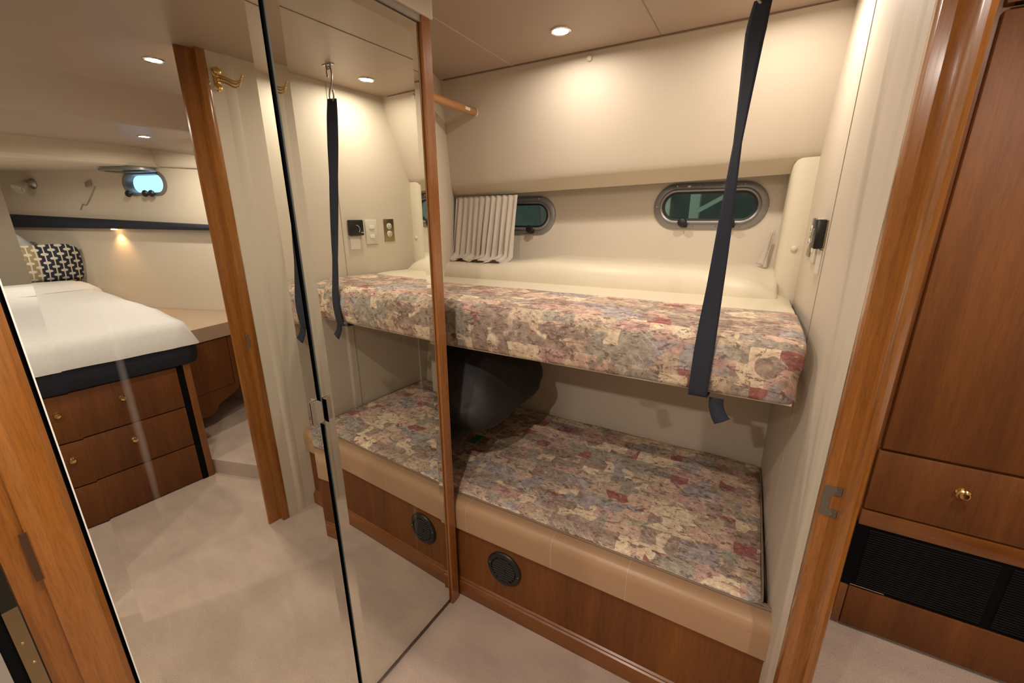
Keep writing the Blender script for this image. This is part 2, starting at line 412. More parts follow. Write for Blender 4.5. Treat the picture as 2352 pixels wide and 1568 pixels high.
# walls round the camera side, mostly seen as reflections only
bm = B(); box(bm, -1.7, 3.9, -2.64, -2.6, 0, 2.1); struct('wall_back', bm, M['wall'])
bm = B(); box(bm, 3.66, 3.70, -2.6, 0.655, 0, 2.0); struct('wall_head', bm, M['hull'])
bm = B(); box(bm, -1.74, -1.7, -2.6, 2.3, 0, 2.1); struct('wall_closet_rear', bm, M['wall'])

# foot wall (cabin side of the doorway wall) as a thin bulkhead
bm = B()
prism(bm, [(XW0, 0.895), (xw(2.35), 2.35), (xw(2.35)+0.045, 2.35), (0.222, 0.895)], 0, CZ, 'z')
struct('wall_foot', bm, M['wall'])
bm = B(); prism(bm, [(xw(1.394)-0.0018, 1.392), (xw(1.394)-0.0018, 1.3955), (xw(1.394)+0.003, 1.3955), (xw(1.394)+0.003, 1.392)], 0.0, CZ, 'z')
struct('trim_12', bm, M['wseam'])
# added shallow bulges imitating soft shadow bands on the wall near the door
for i, (yy, wd) in enumerate(((0.985, 0.028), (1.15, 0.045))):
    bm = B(); n = 8
    pts = [(xw(yy)+0.001-0.0035*math.sin(PI*k/n), yy-wd+2*wd*k/n) for k in range(n+1)]+[(xw(yy)+0.01, yy+wd), (xw(yy)+0.01, yy-wd)]
    prism(bm, pts, 0, CZ, 'z'); struct('trim_%d' % (14+i), bm, M['wall'], smooth=50)
# hinge side of the doorway
bm = B(); box(bm, 0.178, 0.222, -2.6, -0.02, 0, CZ); struct('wall_door_side', bm, M['wall'])

# doorway jamb with stop (outline in plan)
jr = sroot('trim_1', (0.2, 0.87, 0))
bm = B()
prism(bm, [(0.1765, 0.912), (0.1735, 0.905), (0.1735, 0.888), (0.1765, 0.880), (0.203, 0.880), (0.203, 0.838), (0.206, 0.829), (0.212, 0.826), (0.219, 0.829), (0.222, 0.836), (0.2225, 0.90), (0.215, 0.905), (0.19, 0.912)], 0, CZ-0.001, 'z')
obj('jamb', bm, M['jamb'], jr, 30)
bm = B(); prism(bm, [(0.1755, 0.905), (0.2025, 0.905), (0.2025, 0.919), (0.188, 0.919), (0.188, 0.952), (0.2025, 0.952), (0.2025, 0.968), (0.1755, 0.968)], 0.8768, 0.8805, 'y')
pl = obj('strike_plate', bm, M['dsteel'], jr, 30)
for zz in (0.9115, 0.9615):
    bm = B(); lathe(bm, [(0.003, 0), (0.0026, 0.0012)], (0.194, 0.8768, zz), (0, -1, 0), 12); obj('screw', bm, M['steel'], pl, 40)

# hull side behind the bunks: sloped upper panel with rolled lower edge, recess, lower liner
def zl(x, z0, z1): # value changes from x=-1.45 (z0) to x=.12 (z1)
    t = (x+1.45)/1.57; return z0+(z1-z0)*t
rows = []
for x in (-1.62, -1.33, -0.9, -0.5, -0.1, 0.20):
    zb = zl(x, 1.600, 1.648); zu = zl(x, 1.562, 1.606)
    prof = [(1.712, 2.06), (1.725, 2.0), (1.79, 1.84), (1.838, zb+0.055), (1.852, zb+0.022), (1.860, zb+0.006), (1.868, zb-0.002), (1.880, zb-0.008), (1.93, zu), (1.936, zu-0.003), (1.942, zu), (1.955, zu+0.03)]
    if x > 0.1: prof = [(y-0.012, z) for y, z in prof]
    rows.append([(x, y, z) for y, z in prof])
bm = B(); sheet(bm, rows); struct('wall_hull_upper', bm, M['hull'], smooth=40)
# dark joint line where ceiling meets hull
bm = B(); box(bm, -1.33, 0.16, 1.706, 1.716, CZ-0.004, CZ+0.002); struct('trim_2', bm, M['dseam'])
# recess behind with openings for the two portlights
WINS = [(-0.198, 1.496, 2.03), (-1.125, 1.462, 2.03)]
def stadium(cx, cz, L, H, n=10):
    r = H/2; pts = []
    for k in range(n+1): a = -PI/2+PI*k/n; pts.append((cx+L/2-r+r*math.cos(a), cz+r*math.sin(a)))
    for k in range(n+1): a = PI/2+PI*k/n; pts.append((cx-L/2+r+r*math.cos(a), cz+r*math.sin(a)))
    return pts
def plate_with_holes(bm, x0, x1, z0, z1, holes, fn):
    """planar plate in (x,z) with stadium holes, mapped by fn(x,z)->co"""
    es = []
    def ring(pts):
        vs = [bm.verts.new((p[0], 0, p[1])) for p in pts]
        return [bm.edges.new((vs[i], vs[(i+1) % len(vs)])) for i in range(len(vs))]
    es += ring([(x0, z0), (x1, z0), (x1, z1), (x0, z1)])
    for h in holes: es += ring(h)
    bmesh.ops.triangle_fill(bm, use_beauty=True, use_dissolve=False, edges=es)
    for v in bm.verts: v.co = fn(v.co.x, v.co.z)
bm = B()
plate_with_holes(bm, -1.62, 0.17, 1.22, 1.75, [stadium(cx, cz, 0.375, 0.155) for cx, cz, _ in WINS], lambda x, z: Vector((x, 2.035-(1.496-z)*0.05, z)))
struct('wall_hull_recess', bm, M['hull'])
# left bulkhead of the bunk recess
bm = B()
prism(bm, [(-1.31, 1.04), (-1.31, 1.62), (-1.37, 1.76), (-1.62, 2.25), (-1.66, 2.25), (-1.41, 1.75), (-1.35, 1.62), (-1.35, 1.04)], 0.0, 2.06, 'z')
struct('wall_bunk_head', bm, M['wall'])
# lower hull liner behind the lower berth
bm = B(); slab(bm, [(-1.7, 1.87, 0.30), (0.17, 1.87, 0.30), (0.17, 1.99, 1.15), (-1.7, 1.99, 1.15)], (0, 0.03, 0)); struct('wall_hull_lower', bm, M['hull'])
# padded column against the foot wall
bm = B()
prof = [(0.076, 2.03), (0.076, 1.90), (0.079, 1.878), (0.088, 1.864), (0.102, 1.858), (0.16, 1.856), (0.16, 2.03)]
prism(bm, prof, 1.0, 1.664, 'z')
struct('trim_3', bm, M['pad'], smooth=60)

# ------------------------------------------------------------------ closet: mirror doors, trims, header
PHI = math.radians(2.1)
MO = Vector((-0.850, 0.8, 0)); MT = Vector((math.sin(PHI), math.cos(PHI), 0)); MN = Vector((math.cos(PHI), -math.sin(PHI), 0))
def mp(s, d, z): # s: y-like distance along the doors, d: outwards into the cabin
    return MO+MT*(s-0.8)+MN*d+Vector((0, 0, z))
def mbox(bm, s0, s1, d0, d1, z0, z1, bev=0):
    vs = box(bm, s0, s1, d0, d1, z0, z1, bev)
    for v in vs:
        if v.is_valid: c = v.co.copy(); v.co = mp(c.x, c.y, c.z)
def mirror_door(name, s0, s1, tab_side):
    z0, z1, bw, bd = 0.030, 1.938, 0.027, 0.0020
    r = sroot(name, mp((s0+s1)/2, 0, 0))
    bm = B()
    def rect(i, d): return [bm.verts.new(mp(*p)) for p in ((s0+i, d, z0+i), (s1-i, d, z0+i), (s1-i, d, z1-i), (s0+i, d, z1-i))]
    o, q = rect(0, -bd), rect(bw, 0)
    bm.faces.new(q)
    for k in range(4): j = (k+1) % 4; bm.faces.new((o[k], o[j], q[j], q[k]))
    bmesh.ops.recalc_face_normals(bm, faces=bm.faces)
    obj('mirror_glass', bm, M['mirror'], r, normals=False)
    bm = B(); mbox(bm, s0, s1, -0.020, -0.0055, z0, z1); obj('backing_board', bm, M['gap'], r)
    bm = B()
    mbox(bm, s0-0.0016, s0+0.0002, -0.0055, -bd+0.0002, z0, z1)
    obj('glass_edge', bm, M['edge'] if s0 < 0.3 else M['dgedge'], r)  # near door's edge is painted as lit, the other as unlit
    # bent chrome pull tab clipped over the edge
    e = s1 if tab_side > 0 else s0; k = -tab_side
    bm = B()
    zc0, zc1 = 0.975, 1.035
    a0, a1 = sorted((e, e+k*0.020)); mbox(bm, a0, a1, 0.0006, 0.0022, zc0, zc1)
    b0, b1 = sorted((e-k*0.0005, e+k*0.0010)); mbox(bm, b0, b1, 0.0006, 0.016, zc0, zc1)
    obj('pull_tab', bm, M['chrome'], r, 30)
    return r
mirror_door('door_1', 0.1475, 0.5660, 1)
mirror_door('door_2', 0.5790, 0.9900, -1)
# dark edge of the gap between the doors and closet interior
bm = B(); mbox(bm, 0.130, 1.02, -0.06, -0.022, 0.0, 1.96); struct('trim_4', bm, M['gap'])
# header above the doors
bm = B(); mbox(bm, 0.0, 1.036, -0.10, 0.012, 1.957, CZ, 0.003); struct('wall_closet_header', bm, M['wall'])
bm = B(); mbox(bm, 0.13, 0.995, -0.03, 0.004, 1.941, 1.957); struct('trim_5', bm, M['grey'])
# far closet trim and side
bm = B(); box(bm, -0.872, -0.836, 0.994, 1.033, 0.0, 1.958, 0.002); struct('trim_6', bm, M['trim'])
bm = B(); box(bm, -0.90, -0.8725, 0.990, 1.033, 0.0, 1.958); struct('trim_7', bm, M['gap'])
bm = B(); box(bm, -0.93, -0.895, 1.0, 1.04, 0.0, CZ); struct('wall_closet_side', bm, M['wall'])
# near closet jamb by the camera
jl = sroot('trim_8', (-0.874, 0.1, 0))
bm = B()
prism(bm, [(-0.90, 0.1415), (-0.878, 0.1415), (-0.876, 0.138), (-0.8705, 0.1325), (-0.8685, 0.118), (-0.8685, 0.104), (-0.8715, 0.094), (-0.8745, 0.0895), (-0.8745, 0.087), (-0.882, 0.087), (-0.884, 0.058), (-0.90, 0.057)], 0, CZ, 'z')
obj('jamb', bm, M['jamb'], jl, 28)
bm = B(); box(bm, -0.8755, -0.8735, 0.0805, 0.0885, 0.925, 1.01); sp_ = obj('latch_recess', bm, M['recess'], jl)
bm = B()
box(bm, -0.8825, -0.879, 0.040, 0.056, 0.70, 0.90); hp = obj('hinge_leaf', bm, M['dbrass'], jl)
for yy, zz in ((0.047, 0.837), (0.050, 0.796)):
    bm = B(); lathe(bm, [(0.0022, 0), (0.0018, 0.001)], (-0.879, yy, zz), (1, 0, 0), 10); obj('screw', bm, M['brass'], hp, 40)
bm = B(); box(bm, -0.93, -0.885, 0.026, 0.0405, 0, CZ); struct('trim_9', bm, M['gap'])
bm = B(); box(bm, -0.95, -0.884, -2.6, 0.026, 0, CZ); struct('wall_closet_end', bm, M['grey'])

# ------------------------------------------------------------------ downlights
def make_downlight(x, y, z, watts, label):
    t = thing('downlight', (x, y, z), label, 'ceiling light', 'recessed cabin downlights')
    bm = B(); lathe(bm, [(0.036, 0.0), (0.0355, -0.003), (0.031, -0.0055), (0.027, -0.003), (0.0265, 0.0)], (x, y, z), (0, 0, 1), 32, cap=False)
    obj('trim_ring', bm, M['chrome'], t, 40)
    bm = B(); lathe(bm, [(0.0268, -0.0012), (0.0268, -0.0006)], (x, y, z), (0, 0, 1), 32); obj('lens', bm, M['glow'], t)
    L = bpy.data.lights.new('downlight_lamp', 'AREA'); L.shape = 'DISK'; L.size = 0.050; L.energy = watts; L.color = LAMP
    lo = bpy.data.objects.new('lamp', L); COL.objects.link(lo); lo.parent = t; lo.location = (0, 0, -0.0025)
    return t
for d in DOWNLIGHTS: make_downlight(*d)

# ------------------------------------------------------------------ lower bunk
lb = thing('lower_bunk', (-0.35, 1.05, 0), 'built-in lower bunk with dark cherry front panel and padded tan leather rail', 'bunk')
YB = 1.047
bm = B(); box(bm, -1.45, 0.181-0.006, YB+0.014, YB+0.034, 0.03, 0.325); obj('front_panel', bm, M['woodp'], lb)
bm = B(); prism(bm, [(YB+0.014, 0.0), (YB, 0.0), (YB, 0.052), (YB+0.003, 0.060), (YB+0.008, 0.064), (YB+0.008, 0.070), (YB+0.014, 0.074)], -1.45, 0.174, 'x'); obj('base_moulding', bm, M['woodx'], lb, 30)
bm = B()
pr = []
for k in range(9): a = PI*k/8/2; pr.append((YB+0.026-0.030*math.cos(a)+0.0, 0.400+0.034*math.sin(a)))
pr = [(YB+0.022, 0.321), (YB-0.003, 0.321)]+pr+[(YB+0.075, 0.432), (YB+0.085, 0.425), (YB+0.085, 0.33)]
prism(bm, pr, -1.45, 0.1735, 'x'); obj('leather_rail', bm, M['leather'], lb, 50)
for sx in (-0.795, -0.45, -0.20):
    bm = B(); prism(bm, [(y-0.0007 if y < YB+0.03 else y, z+0.0007 if z > 0.40 else z) for y, z in pr], sx-0.0012, sx+0.0012, 'x'); obj('rail_seam', bm, M['lam'], lb, 50)
bm = B(); box(bm, -1.6, 0.16, YB+0.05, 1.87, 0.30, 0.345); obj('berth_board', bm, M['woodx'], lb)
# the round blower vent set in the panel
vt = (-0.640, YB+0.0135, 0.212)
bm = B(); lathe(bm, [(0.070, 0.0), (0.070, 0.004), (0.066, 0.008), (0.052, 0.0095), (0.050, 0.004), (0.050, 0.0015)], vt, (0, -1, 0), 40); vo = obj('round_vent', bm, M['ventm'], lb, 35)
bm = B()
for k in range(-4, 5):
    zc = 0.212+k*0.0105; hw = math.sqrt(max(0.048**2-(k*0.0105)**2, 0))
    q = [(-0.64-hw, zc-0.004), (-0.64+hw, zc-0.004)]
    vs = box(bm, -0.64-hw, -0.64+hw, YB+0.0045, YB+0.0090, zc-0.0036, zc+0.0020)
obj('louvre', bm, M['slat'], vo)
bm = B()
lathe(bm, [(0.009, 0), (0.008, 0.004), (0.004, 0.006)], (-0.64, YB+0.0065, 0.212), (0, -1, 0), 16)
obj('centre_knob', bm, M['ventm'], vo, 40)
for dx, dz in ((-0.058, 0.012), (0.060, -0.006)):
    bm = B(); lathe(bm, [(0.0028, 0), (0.002, 0.0014)], (-0.64+dx, YB+0.0055, 0.212+dz), (0, -1, 0), 10); obj('screw', bm, M['chrome'], vo, 40)

# lower mattress
def cushion(name, x0, x1, y0, y1, z0, z1, r, mat, parent=None, bulge=0.0, seed=0, res=26, puck=0.0):
    """soft upholstered slab: rounded box, gridded and gently swollen"""
    bm = B(); box(bm, x0, x1, y0, y1, z0, z1)
    nx = max(3, int((x1-x0)/0.03)); ny = max(3, int((y1-y0)/0.03)); nz = max(2, int((z1-z0)/0.02))
    bm.free(); bm = B()
    def face(o, a, b, na, nb):
        rows = [[Vector(o)+Vector(a)*(i/na)+Vector(b)*(j/nb) for j in range(nb+1)] for i in range(na+1)]
        sheet(bm, rows)
    X, Y, Z = x1-x0, y1-y0, z1-z0
    face((x0, y0, z0), (X, 0, 0), (0, Y, 0), nx, ny); face((x0, y0, z1), (X, 0, 0), (0, Y, 0), nx, ny)
    face((x0, y0, z0), (X, 0, 0), (0, 0, Z), nx, nz); face((x0, y1, z0), (X, 0, 0), (0, 0, Z), nx, nz)
    face((x0, y0, z0), (0, Y, 0), (0, 0, Z), ny, nz); face((x1, y0, z0), (0, Y, 0), (0, 0, Z), ny, nz)
    bmesh.ops.remove_doubles(bm, verts=bm.verts, dist=1e-4)
    c = Vector(((x0+x1)/2, (y0+y1)/2, (z0+z1)/2)); h = Vector((X/2, Y/2, Z/2))
    from mathutils import noise as mn
    for v in bm.verts:
        p = v.co-c
        q = Vector([max(-h[i]+r, min(h[i]-r, p[i])) if h[i] > r else 0 for i in range(3)])
        d = p-q
        if d.length > 1e-6: p = q+d.normalized()*r
        if puck:
            k = mn.noise(Vector((v.co.x*9+seed, v.co.y*9, v.co.z*6)))*puck + mn.noise(Vector((v.co.x*24+seed, v.co.y*20, v.co.z*16)))*puck*0.35
            nrm = (d.normalized() if d.length > 1e-6 else Vector((0, 0, 0)))
            p += nrm*k
        v.co = c+p
        if bulge and v.co.z > c.z:
            v.co.z += bulge*(1-((v.co.x-c.x)/h.x)**4)*(1-((v.co.y-c.y)/h.y)**4)
    return obj(name, bm, mat, parent, 180)
lm = cushion('mattress', -1.305, 0.152, 1.098, 1.868, 0.346, 0.447, 0.022, M['tap'], None, 0.006, 2, puck=0.005)
tag(lm, 'lower bunk mattress in muted patchwork tapestry with pink, sage and burgundy blocks', 'mattress')
bm = B(); 
edge = curve([(-1.28, 1.102, 0.436), (-0.8, 1.096, 0.437), (0.10, 1.098, 0.436), (0.142, 1.115, 0.437), (0.152, 1.16, 0.438), (0.150, 1.5, 0.439), (0.148, 1.84, 0.438)], 8)
tube(bm, edge, 0.0035, 6); obj('piping', bm, M['dseam'], lm, 180)

# ------------------------------------------------------------------ upper bunk
ub = thing('upper_bunk', (-0.6, 1.4, 0.99), 'upper bunk cushion wrapped in patchwork tapestry, its front edge over the lower bunk', 'bunk')
def bunkprof(sh=0.0):
    YU = 1.172+sh
    pts = [(YU+0.02, 0.992), (YU+0.006, 0.997), (YU, 1.008)]
    pts += [(YU-0.012, 1.05), (YU-0.014, 1.09), (YU-0.008, 1.125)]
    pts += [(YU+0.004, 1.146), (YU+0.020, 1.159), (YU+0.045, 1.166), (YU+0.10, 1.170), (YU+0.20, 1.172), (YU+0.30, 1.170), (YU+0.345, 1.168)]
    return pts
from mathutils import noise as mnz
rows = []
xs = [-1.30+0.02*i for i in range(70)]+[0.095, 0.108, 0.119, 0.128, 0.135, 0.140]
for x in xs:
    k = max(0.0, (x-0.10)/0.04); sh = 0.022*k**2.2
    row = []
    for i, (y, z) in enumerate(bunkprof()):
        wob = mnz.noise(Vector((x*7, y*9, z*9)))*0.0035
        inz = 0 if z < 1.02 else 0.010*k**2.5
        row.append((x+0.004*math.sin(z*40)*k, y+sh+wob, z-inz+wob*0.4))
    rows.append(row)
# end cap strip on the wall side and underside
rows.append([(0.1415, max(r[1], 1.21), 0.995+(r[2]-0.995)*0.96) for r in rows[-1]])
bm = B(); sheet(bm, rows); uc = obj('tapestry_cover', bm, M['tap'], ub, 60)
bm = B(); box(bm, -1.30, 0.130, 1.24, 1.93, 0.988, 1.0); obj('berth_board', bm, M['pad'], ub)
bm = B(); box(bm, -1.30, 0.135, 1.19, 1.525, 0.99, 1.15); obj('foam_core', bm, M['pad'], ub)
bm = B(); rr2 = []
for x in [-1.5+0.05*i for i in range(33)]+[0.118, 0.130, 0.138]:
    k = max(0.0, (x-0.08)/0.058)
    rr2.append([(x, 1.515, 1.166-0.012*k), (x, 1.56, 1.172-0.014*k*k), (x, 1.62, 1.174-0.016*k*k), (x, 1.70, 1.172-0.02*k*k), (x, 1.93, 1.172-0.02*k*k)])
sheet(bm, rr2); obj('cream_cover', bm, M['pad'], ub, 180)
# padded ledge roll at the back of the upper bunk
lr = thing('padded_ledge', (-0.6, 1.75, 1.17), 'long cream vinyl padded ledge running below the portlights', 'ledge')
rows = []
for i in range(74):
    x = -1.55+i*0.0225+0.0; x = min(x, 0.085)
    fold = 0.0
    if x > -0.35: fold = 0.003*math.sin(x*46+2)*min(1, (x+0.35)*4)
    drop = 0.055*max(0, (x+0.20)/0.285)**1.4
    endr = max(0.0, (x-0.045)/0.04); 
    top = 1.262-drop+fold-0.028*max(0, min(1, (-0.85-x)/0.25))
    y0 = 1.640+0.075*max(0, min(1, (x+1.3)/1.4))
    row = []
    for k in range(9):
        a = PI/2*k/8
        row.append((x, y0+0.07*(1-math.cos(a))-fold+endr*0.02*math.cos(a), 1.165+(top-1.165)*math.sin(a)-endr*0.02*math.sin(a)))
    row += [(x, y0+0.12, top+0.004), (x, y0+0.2, top+0.002+drop*0.7), (x, 2.03, top+0.004+drop*0.8)]
    rows.append(row)
rows.append([(0.094, r[1]+0.012, 1.165+(r[2]-1.165)*0.80) for r in rows[-1]])
rows.append([(0.094, max(r[1], 1.80), 1.165) for r in rows[-1]])
bm = B(); sheet(bm, rows); obj('vinyl_cover', bm, M['pad'], lr, 180)
# ------------------------------------------------------------------ portlights over the upper bunk
def portlight(idx, cx, cz, y):
    r = sroot('window_%d' % idx, (cx, y, cz))
    fn = lambda z, d: 2.035-(1.496-z)*0.05-d
    bm = B()
    def ring(L, H, d, n=14): return [bm.verts.new((px, fn(pz, d), pz)) for px, pz in stadium(cx, cz, L, H, n)]
    spec = [(0.448, 0.192, 0.0), (0.446, 0.190, 0.006), (0.436, 0.180, 0.009), (0.398, 0.146, 0.010), (0.394, 0.142, 0.016), (0.384, 0.132, 0.019), (0.372, 0.120, 0.016), (0.366, 0.114, 0.004), (0.366, 0.114, -0.03)]
    R = [ring(*s) for s in spec]
    for i in range(len(R)-1):
        for k in range(len(R[0])):
            j = (k+1) % len(R[0]); bm.faces.new((R[i][k], R[i][j], R[i+1][j], R[i+1][k]))
    obj('frame', bm, M['alu'], r, 40)
    bm = B()
    A = [ring(0.370, 0.118, 0.012), ring(0.354, 0.102, 0.010), ring(0.352, 0.100, -0.004)]
    for i in range(2):
        for k in range(len(A[0])): j = (k+1) % len(A[0]); bm.faces.new((A[i][k], A[i][j], A[i+1][j], A[i+1][k]))
    obj('gasket', bm, M['black'], r, 40)
    bm = B(); P = [Vector((px, fn(pz, 0.004), pz)) for px, pz in stadium(cx, cz, 0.362, 0.110, 12)]; slab(bm, P, (0, 0.006, 0)); obj('pane', bm, M['glass'], r)
    for sx in (-0.092, 0.092):
        bm = B(); zc = cz-0.066
        lathe(bm, [(0.009, 0.0), (0.010, 0.010), (0.018, 0.014), (0.020, 0.022), (0.017, 0.030), (0.006, 0.032)], (cx+sx, fn(zc, 0.012), zc), (0, -1, 0), 9)
        box(bm, cx+sx-0.007, cx+sx+0.02, fn(zc, 0.03), fn(zc, 0.012), zc-0.022, zc-0.004, 0.003)
        obj('dog_knob', bm, M['black'], r, 30)
    for px, pz in ((-0.208, 0.0), (0.208, 0.0), (-0.13, 0.083), (-0.04, 0.083), (0.05, 0.083), (0.13, 0.083), (-0.13, -0.083), (-0.05, -0.083), (0.04, -0.083), (0.13, -0.083)):
        px += cx; pz += cz; bm = B()
        lathe(bm, [(0.0032, 0), (0.0026, 0.0014)], (px, fn(pz, 0.0095), pz), (0, -1, 0), 10); obj('screw', bm, M['chrome'], r, 40)
    bm = B(); box(bm, cx-0.088, cx-0.076, fn(cz+0.083, 0.0112), fn(cz+0.083, 0.009), cz+0.078, cz+0.085); obj('sticker', bm, M['wplas'], r)
for i, (cx, cz, y) in enumerate(WINS): portlight(i+1, cx, cz, y)
# what stands outside the portlights: dim boathouse siding, pale pilings, rail
t = thing('boathouse', (-0.5, 4.2, 0.5), 'dim green boathouse siding with pale posts outside the portlights over the bunk', 'building')
bm = B(); box(bm, -3.5, 1.7, 4.2, 4.26, -0.6, 4.2); obj('siding', bm, M['dock'], t)
bm = B(); box(bm, -3.5, 1.7, 2.6, 4.3, 4.2, 4.26); obj('roof', bm, M['dock'], t)
bm = B(); box(bm, -3.56, -3.5, 2.6, 4.3, -0.6, 4.2); obj('sky_blocker', bm, M['dock'], t)  # unseen end wall added to keep sky light off the siding
bm = B(); box(bm, 1.7, 1.76, 3.2, 4.3, -0.6, 4.2); obj('sky_blocker', bm, M['dock'], t)  # second added end, also out of view, shutting out the sky
for px in (-2.9, -0.52, 0.1):
    bm = B(); box(bm, px, px+0.075, 3.9, 3.98, -0.6, 4.2); obj('post', bm, M['dockp'], t)
bm = B(); box(bm, -1.02, -0.72, 4.15, 4.19, -0.6, 4.2); obj('panel', bm, M['dockp'], t)
bm = B(); tube(bm, [(-0.45, 3.85, 1.5), (0.15, 3.85, 1.85), (0.6, 3.85, 1.9)], 0.018); obj('handrail', bm, M['dockp'], t)

# ------------------------------------------------------------------ curtain
def curtain(name, x0t, x1t, x0b, x1b, zt, zb, yt, ym, yb, folds, amp, label, seed):
    rnd = random.Random(seed); rows = []; n = folds*10
    ph = [rnd.uniform(-0.5, 0.5) for _ in range(folds+2)]
    for i in range(13):
        t = i/12; row = []
        for k in range(n+1):
            u = k/n; f = u*folds; w_ = math.sin(2*PI*f+ph[int(f)]*0.9*(0.4+t))
            a = amp*(0.35+0.9*t)*(0.7+0.4*math.sin(7*u+seed))
            x = (x0t+(x1t-x0t)*u)*(1-t)+(x0b+(x1b-x0b)*u)*t+0.006*math.sin(f*5+t*3)*t
            tt = min(1, t/0.86); ov = max(0, (t-0.86)/0.14)
            y = yt*(1-tt)+ym*tt+(yb-ym)*ov+a*w_*(1-0.4*ov)
            z = zt+(zb+0.012-zt)*tt-0.012*ov+0.008*math.sin(f*2.1+1)*t
            row.append((x, y, z))
        rows.append(row)
    bm = B(); sheet(bm, rows)
    o = obj(name, bm, M['curt'], None, 180, loc=((x0t+x1t)/2, yt, zt))
    m = o.modifiers.new('cloth', 'SOLIDIFY'); m.thickness = 0.0016
    return tag(o, label, 'curtain')
curtain('curtain', -1.432, -1.055, -1.405, -1.040, 1.560, 1.247, 1.912, 1.83, 1.745, 11, 0.016, 'short gathered pale curtain covering the left half of the left portlight', 3)
curtain('curtain', 0.048, 0.060, 0.015, 0.050, 1.40, 1.262, 1.985, 1.980, 1.975, 2, 0.006, 'narrow strip of tied-back pale curtain beside the padded column at right', 9)

# ------------------------------------------------------------------ closet rod over the bunk
rd = thing('hanging_rod', (-1.2, 1.4, 1.905), 'round pale wooden hanging rod with a white end flange on the sloping hull panel', 'rod')
bm = B(); lathe(bm, [(0.0165, 0.0), (0.0165, 0.72)], (-1.195, 1.756, 1.912), (0, -1, 0), 24); obj('rod', bm, M['rodw'], rd, 60)
bm = B(); lathe(bm, [(0.029, 0.0), (0.029, 0.006), (0.022, 0.012), (0.0185, 0.014), (0.0185, 0.026)], (-1.195, 1.782, 1.914), (0, -1, 0.04), 28); obj('end_flange', bm, M['wplas'], rd, 40)
bm = B(); box(bm, -1.1795, -1.1775, 1.665, 1.70, 1.905, 1.917); obj('price_sticker', bm, M['wplas'], rd)

# cream snap caps on the panels
def cap(x, y, z, d, label):
    bm = B(); lathe(bm, [(0.0105, 0.0), (0.0105, 0.002), (0.0085, 0.0045), (0.004, 0.0055)], (x, y, z), d, 20)
    return tag(obj('screw_cap', bm, M['pad'], None, 40, loc=(x, y, z)), label, 'screw cap', 'cream screw caps')
cap(-0.070, 1.716, 2.026, (0, -1, -0.35), 'cream screw cap under the ceiling edge beside the hanging strap')
cap(-0.640, 1.716, 2.026, (0, -1, -0.35), 'cream screw cap under the ceiling edge, behind the glowing downlight')
cap(0.124, 1.856, 1.340, (0, -1, 0), 'cream screw cap halfway up the padded column')

# ------------------------------------------------------------------ the strap
st = thing('bunk_strap', (-0.06, 1.2, 1.0), 'long navy webbing strap from ceiling hook to the front of the upper bunk', 'strap')
wd = 0.024
ctr = [(-0.060, 1.262, 1.925, wd*0.85, -0.42), (-0.066, 1.250, 1.86, wd, -0.46), (-0.068, 1.235, 1.74, wd*0.9, -0.80), (-0.070, 1.22, 1.62, wd*0.74, -1.0), (-0.0715, 1.205, 1.50, wd*0.74, -0.70), (-0.073, 1.190, 1.38, wd*0.76, -0.30), (-0.075, 1.178, 1.28, wd*0.82, 0.0), (-0.0775, 1.165, 1.19, wd*0.95, 0.03), (-0.079, 1.155, 1.12, wd, 0), (-0.080, 1.153, 1.06, wd, 0), (-0.081, 1.158, 1.01, wd, 0), (-0.0815, 1.166, 0.986, wd, 0), (-0.080, 1.19, 0.980, wd, 0), (-0.07, 1.30, 0.981, wd, 0)]
cp = curve([c[:3] for c in ctr], 6); rows = []
for i, p in enumerate(cp):
    f = i/6; k = min(int(f), len(ctr)-2); t = f-k
    wdt = ctr[k][3]*(1-t)+ctr[k+1][3]*t; an = ctr[k][4]*(1-t)+ctr[k+1][4]*t
    dx = Vector((math.cos(an), math.sin(an), 0))*wdt
    rows.append([p-dx, p-dx*0.6, p-dx*0.2, p+dx*0.2, p+dx*0.6, p+dx])
bm = B(); sheet(bm, rows); o = obj('webbing', bm, M['web'], st, 180); m = o.modifiers.new('t', 'SOLIDIFY'); m.thickness = 0.0022
cp = curve([(-0.036, 1.185, 0.978, ), (-0.034, 1.183, 0.955), (-0.024, 1.178, 0.93), (-0.014, 1.176, 0.915)], 5); rows = []
for i, p in enumerate(cp):
    sl = 0.006*(i/len(cp)); rows.append([p+Vector((-0.017, 0, -0.010*(i/len(cp)))), p, p+Vector((0.019, 0.002, 0.014*(i/len(cp))))])
bm = B(); sheet(bm, rows); o = obj('loose_tail', bm, M['web'], st, 180); m = o.modifiers.new('t', 'SOLIDIFY'); m.thickness = 0.0022
bm = B()
hk = [(-0.046, 1.262, 2.004), (-0.044, 1.262, 2.028), (-0.052, 1.262, 2.041), (-0.066, 1.262, 2.040), (-0.074, 1.262, 2.024), (-0.073, 1.262, 1.998), (-0.064, 1.262, 1.975), (-0.050, 1.262, 1.955), (-0.045, 1.262, 1.935), (-0.052, 1.262, 1.918), (-0.066, 1.262, 1.918), (-0.073, 1.262, 1.934), (-0.071, 1.262, 1.955)]
tube(bm, curve(hk, 6), 0.0034, 10); obj('s_hook', bm, M['steel'], st, 180)
pe = thing('pad_eye', (-0.058, 1.262, CZ), 'small steel pad eye in the ceiling holding the strap hook', 'hook')
bm = B(); box(bm, -0.085, -0.030, 1.252, 1.272, CZ-0.003, CZ, 0.001); obj('base_plate', bm, M['steel'], pe)
bm = B(); tube(bm, curve([(-0.072, 1.262, CZ-0.002), (-0.070, 1.262, CZ-0.013), (-0.058, 1.262, CZ-0.018), (-0.046, 1.262, CZ-0.013), (-0.044, 1.262, CZ-0.002)], 5), 0.0035, 8); obj('eye', bm, M['steel'], pe, 180)

